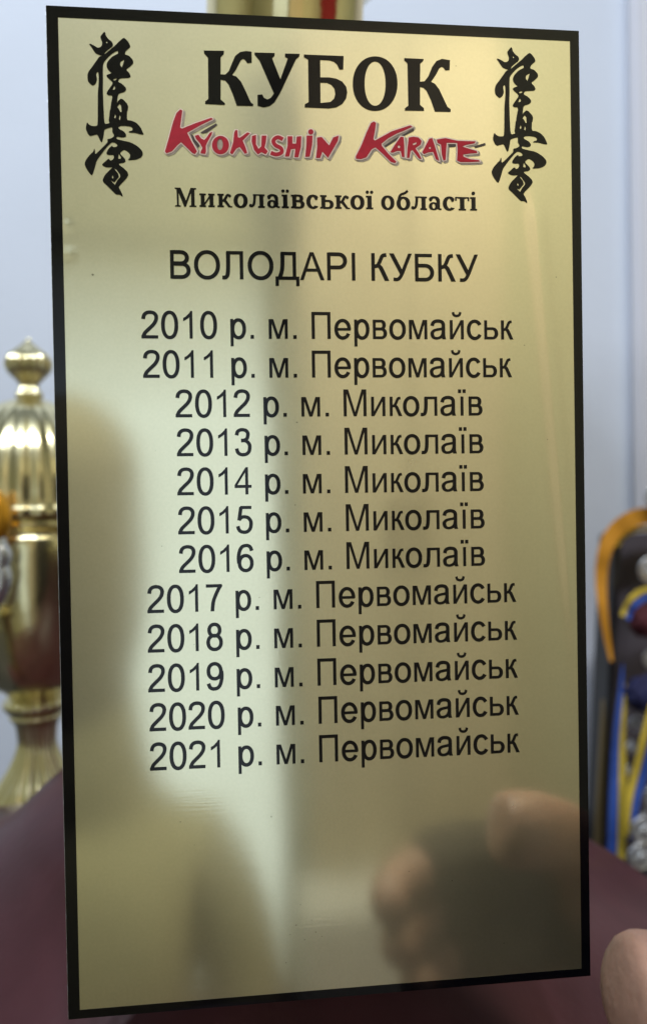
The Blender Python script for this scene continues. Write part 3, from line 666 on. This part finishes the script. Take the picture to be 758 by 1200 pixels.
og = mthing('orange_ribbon', 'orange ribbon looped over the top of the dark medal stand', 'ribbon', 715, .312)
ribbon('ribbon', [(716, 775), (709, 735), (704, 690), (706, 655), (716, 628), (735, 611), (760, 604), (800, 606)], [4, 9, 13, 16, 18, 20, 20, 20], M['orange'], og, .308, .012)
ribbon('lining', [(722, 640), (732, 627), (748, 620), (775, 621), (800, 626)], [5, 6, 6, 6, 6], M['yellow'], og, .314, .006)

b1 = mthing('medal_ribbon', 'upright blue and yellow striped ribbon hanging down nearest the dark stand side', 'ribbon', 722, .305)
ribbon('blue_stripe', [(729, 778), (726, 820), (721, 870), (718.5, 940), (717, 990), (714, 1040)], [2, 6, 8, 10.5, 11, 12], M['blue'], b1, .305, .004)
ribbon('yellow_stripe', [(732.5, 800), (730.5, 830), (728.6, 870), (729.5, 940), (728, 990), (725, 1040)], [1.5, 4, 7, 11, 10, 9], M['yellow'], b1, .305, .004)
b2 = mthing('medal_ribbon', 'slanting yellow and blue ribbon running down left from the right edge', 'ribbon', 745, .30)
ribbon('yellow_stripe', [(772, 800), (758, 846), (747, 893), (737, 935), (733, 980)], [7, 7, 8, 8, 5], M['yellow'], b2, .297, .004)
ribbon('blue_stripe', [(782, 812), (768, 862), (756, 900), (745, 940), (740, 985)], [10, 10, 9, 8, 6], M['blue'], b2, .297, .004)
b3 = mthing('medal_ribbon', 'short arched yellow and blue ribbon under the orange loop', 'ribbon', 755, .30)
ribbon('yellow_stripe', [(729, 722), (734, 708), (745, 696), (762, 690), (790, 692)], [6, 6, 7, 7, 7], M['yellow'], b3, .302, .004)
ribbon('blue_stripe', [(735, 726), (740, 714), (750, 704), (765, 698), (790, 700)], [6, 6, 7, 7, 7], M['blue'], b3, .302, .004)
def cloth(name, label, cat, m, cen, Y, sx_, sz_):
    o_ = at(*cen, Y); bm = bmesh.new(); bmesh.ops.create_icosphere(bm, subdivisions=4, radius=1)
    for v in bm.verts:
        k = 1 + .42 * noise.noise(v.co * 3.1) + .12 * noise.noise(v.co * 9)
        v.co = Vector((v.co.x * sx_ * k, v.co.y * .007, v.co.z * sz_ * k))
    o = bmo(name, bm, m, None, True); o.location = o_; o['label'] = label; o['category'] = cat; return o
cloth('folded_cloth', 'dark wine red knot of ribbon beneath the arched ribbon', 'ribbon knot', M['wine'], (757, 727), .306, .0115, .0105)
cloth('folded_cloth', 'dark navy blue knot of ribbon lower on the medal stand', 'ribbon knot', M['navy'], (755, 813), .304, .0125, .0115)

def medal(label, cen, rpx, Y, parts=True, group='silver medals on the stand'):
    c0 = at(*cen, Y); R_ = rpx * (Y - CAM.y) / F
    md = thing('medal', label, 'medal', c0, group)
    vs, fs, seg, rings = [], [], 48, [(0, .0), (.25, .3), (.5, .1), (.72, .35), (.86, .2), (.93, .9), (1, .8), (1.02, .2), (1, -.6)]
    for r, h in rings:
        for i in range(seg):
            an = 2 * math.pi * i / seg
            hh = h + (.55 * abs(math.sin(5 * an)) * (r < .8) * r)
            rr = R_ * r * (1 + .04 * math.cos(12 * an) * (r > .9))
            vs.append((rr * math.cos(an), -.0016 * hh, rr * math.sin(an)))
    for k in range(len(rings) - 1):
        for i in range(seg):
            j = (i + 1) % seg; fs.append((k*seg + i, k*seg + j, (k+1)*seg + j, (k+1)*seg + i))
    fs.append(tuple((len(rings)-1)*seg + i for i in range(seg)))
    link_mesh('disc', vs, fs, M['silver'], md, smooth=True)
    bm = bmesh.new()
    for k in range(7):                                   # relief figure: small cast lumps
        an = k * 2.4; rr = R_ * .16 * k ** .5
        bmesh.ops.create_icosphere(bm, subdivisions=2, radius=R_ * (.2 - .012 * k), matrix=Matrix.Translation((rr * math.cos(an), -.0017, rr * math.sin(an))) @ Matrix.Scale(.5, 4, (0, 1, 0)))
    bmo('relief', bm, M['silver'], md, True)
    tube('hanging_loop', [(R_ * .16 * math.cos(a_), -.0004, R_ * 1.08 + R_ * .16 * math.sin(a_)) for a_ in [i * math.pi / 8 for i in range(17)]], .0006, M['silver'], md)
    return md
medal('silver medal cut by the right edge at the top, above the orange ribbon', (767, 582), 13, .30)
medal('silver medal in front of the dark board, between orange ribbon and arched ribbon', (763, 668), 17, .315)
medal('silver medal hanging below the wine red ribbon knot', (765, 772), 13, .315)
medal('small silver medal just under the navy knot, between the striped ribbons', (745, 848), 9, .314)
medal('small silver medal midway between the two blue and yellow ribbons', (739, 876), 7.5, .312)
medal('tiny silver medal lowest in the gap between the two blue and yellow ribbons', (735.5, 904), 6, .311)
medal('silver medal right of the slanting ribbon, upper of the large three', (768, 935), 17, .306)
medal('silver medal beside the lower end of the slanting ribbon, middle of the large three', (754, 972), 17, .295)
medal('silver medal just above the plinth edge, lowest of the large three', (750, 1003), 16, .288)

# ------------------------------------------------------------------ hand that steadies the trophy, thumb tip in view
def skin_chain(name, chains, m, parent=None, levels=2):
    """chains: lists of (point, radius); the first point of later chains may repeat an earlier one"""
    verts, edges, rad, key = [], [], [], {}
    for ch in chains:
        prev = None
        for p, r in ch:
            k = tuple(round(v, 5) for v in p)
            if k not in key: key[k] = len(verts); verts.append(p); rad.append(r)
            if prev is not None and prev != key[k]: edges.append((prev, key[k]))
            prev = key[k]
    me = bpy.data.meshes.new(name); me.from_pydata(verts, edges, []); o = bpy.data.objects.new(name, me); C.objects.link(o)
    md = o.modifiers.new('skin', 'SKIN'); md.use_smooth_shade = True; md.branch_smoothing = .6
    for i, sv in enumerate(me.skin_vertices[0].data): sv.radius = (rad[i], rad[i]); sv.use_root = (i == 0)
    sb = o.modifiers.new('sub', 'SUBSURF'); sb.levels = sb.render_levels = levels
    me2 = bpy.data.meshes.new_from_object(o.evaluated_get(bpy.context.evaluated_depsgraph_get()))
    bpy.data.objects.remove(o)
    me2.materials.clear(); me2.materials.append(m); me2.polygons.foreach_set('use_smooth', [True] * len(me2.polygons))
    o = bpy.data.objects.new(name, me2); C.objects.link(o)
    if parent: o.parent = parent
    return o
tip = at(745, 1162, -.035)
mr = lambda x_, y_, d_: Vector(mirrored(x_, y_, d_))
palm = mr(705, 1085, .105)
hd = thing('hand', 'hand with only its pale thumb tip in view at the lower right corner', 'hand', palm)
th = [(tuple(palm), .017), (tuple(palm.lerp(tip, .40) + Vector((.006, -.002, .012))), .0135), (tuple(palm.lerp(tip, .74) + Vector((.007, -.002, .007))), .0118), (tuple(tip + Vector((.007, -.001, -.001))), .0118), (tuple(tip), .0115), (tuple(tip + Vector((-.0045, 0, .001))), .0098)]
wrist = mr(800, 1150, .15)
chains = [[(tuple(wrist), .022), (tuple(palm.lerp(wrist, .4)), .023), (tuple(palm), .021)], th]
SL = [[(tuple(wrist + Vector((.09, -.14, -.22))), .045), (tuple(wrist + Vector((.04, -.05, -.08))), .038), (tuple(wrist), .031), (tuple(palm.lerp(wrist, .4)), .031), (tuple(palm), .030)]]
for k in range(4):
    dx, dy = (0, 12, 34, 66)[k], (0, 50, 100, 146)[k]
    pts_ = [mr(640 + dx, 985 + dy, .118), mr(545 + dx, 1000 + dy, .122), mr(480 + dx, 1024 + dy, .110), mr(452 + dx, 1052 + dy, .096), mr(466 + dx, 1082 + dy, .088)]
    chains.append([(tuple(palm), .018)] + [(tuple(p), r) for p, r in zip(pts_, (.0112, .0098, .0090, .0082, .0066))])
    if k < 3: SL.append([(tuple(palm), .030), (tuple(pts_[0]), .020), (tuple(pts_[1]), .0165), (tuple(pts_[2]), .0135)])  # sleeve drawn over the fingers to put their shade into colour
h_ = skin_chain('skin', chains, M['skin'], hd); rel(h_, hd)
s_ = skin_chain('shade_sleeve', SL, M['shade_sleeve'], hd); rel(s_, hd)

# ------------------------------------------------------------------ person standing back in the room, mirrored in the plaque
dP = .80
hc = mirrored(82, 590, dP)
pe = thing('person', 'person in olive shirt with long hair, mirrored dimly at the left of plaque', 'person', (hc.x, -dP, ZF))
x, z = hc.x, hc.z
body = [[((x, -dP, z - .95), .17), ((x, -dP, z - .75), .19), ((x, -dP, z - .50), .165), ((x, -dP, z - .36), .12), ((x, -dP, z - .24), .085), ((x, -dP, z - .12), .06)],
        [((x, -dP, z - .50), .165), ((x + .15, -dP, z - .42), .065), ((x + .205, -dP, z - .58), .055), ((x + .215, -dP + .03, z - .78), .045), ((x + .18, -dP + .12, z - .92), .035)],
        [((x, -dP, z - .50), .165), ((x - .15, -dP, z - .42), .065), ((x - .205, -dP, z - .58), .055), ((x - .215, -dP + .03, z - .78), .045), ((x - .18, -dP + .12, z - .92), .035)]]
o = skin_chain('body', body, M['shirt'], pe); rel(o, pe)
bm = bmesh.new(); bmesh.ops.create_uvsphere(bm, u_segments=32, v_segments=24, radius=1)
for v in bm.verts:
    v.co = Vector((v.co.x * .076 * (1 - .12 * max(0, -v.co.z)), v.co.y * .095, v.co.z * .118)) + Vector((x, -dP, z))
    if abs(v.co.x - x) < .02 and v.co.y > -dP + .06 and abs(v.co.z - z + .015) < .03: v.co.y += .014 * (1 - abs(v.co.x - x) / .02)
o = bmo('head', bm, M['skin'], pe, True); rel(o, pe)
bm = bmesh.new(); bmesh.ops.create_uvsphere(bm, u_segments=32, v_segments=24, radius=1)
for v in bm.verts:
    lo = max(0, -v.co.z)                                   # shoulder-length hair, thinner at the face
    v.co = Vector((v.co.x * (.084 + .03 * lo), v.co.y * .095 + .022, v.co.z * (.112 if v.co.z > 0 else .36) + .022)) + Vector((x, -dP, z))
o = bmo('hair', bm, M['hair'], pe, True); rel(o, pe)
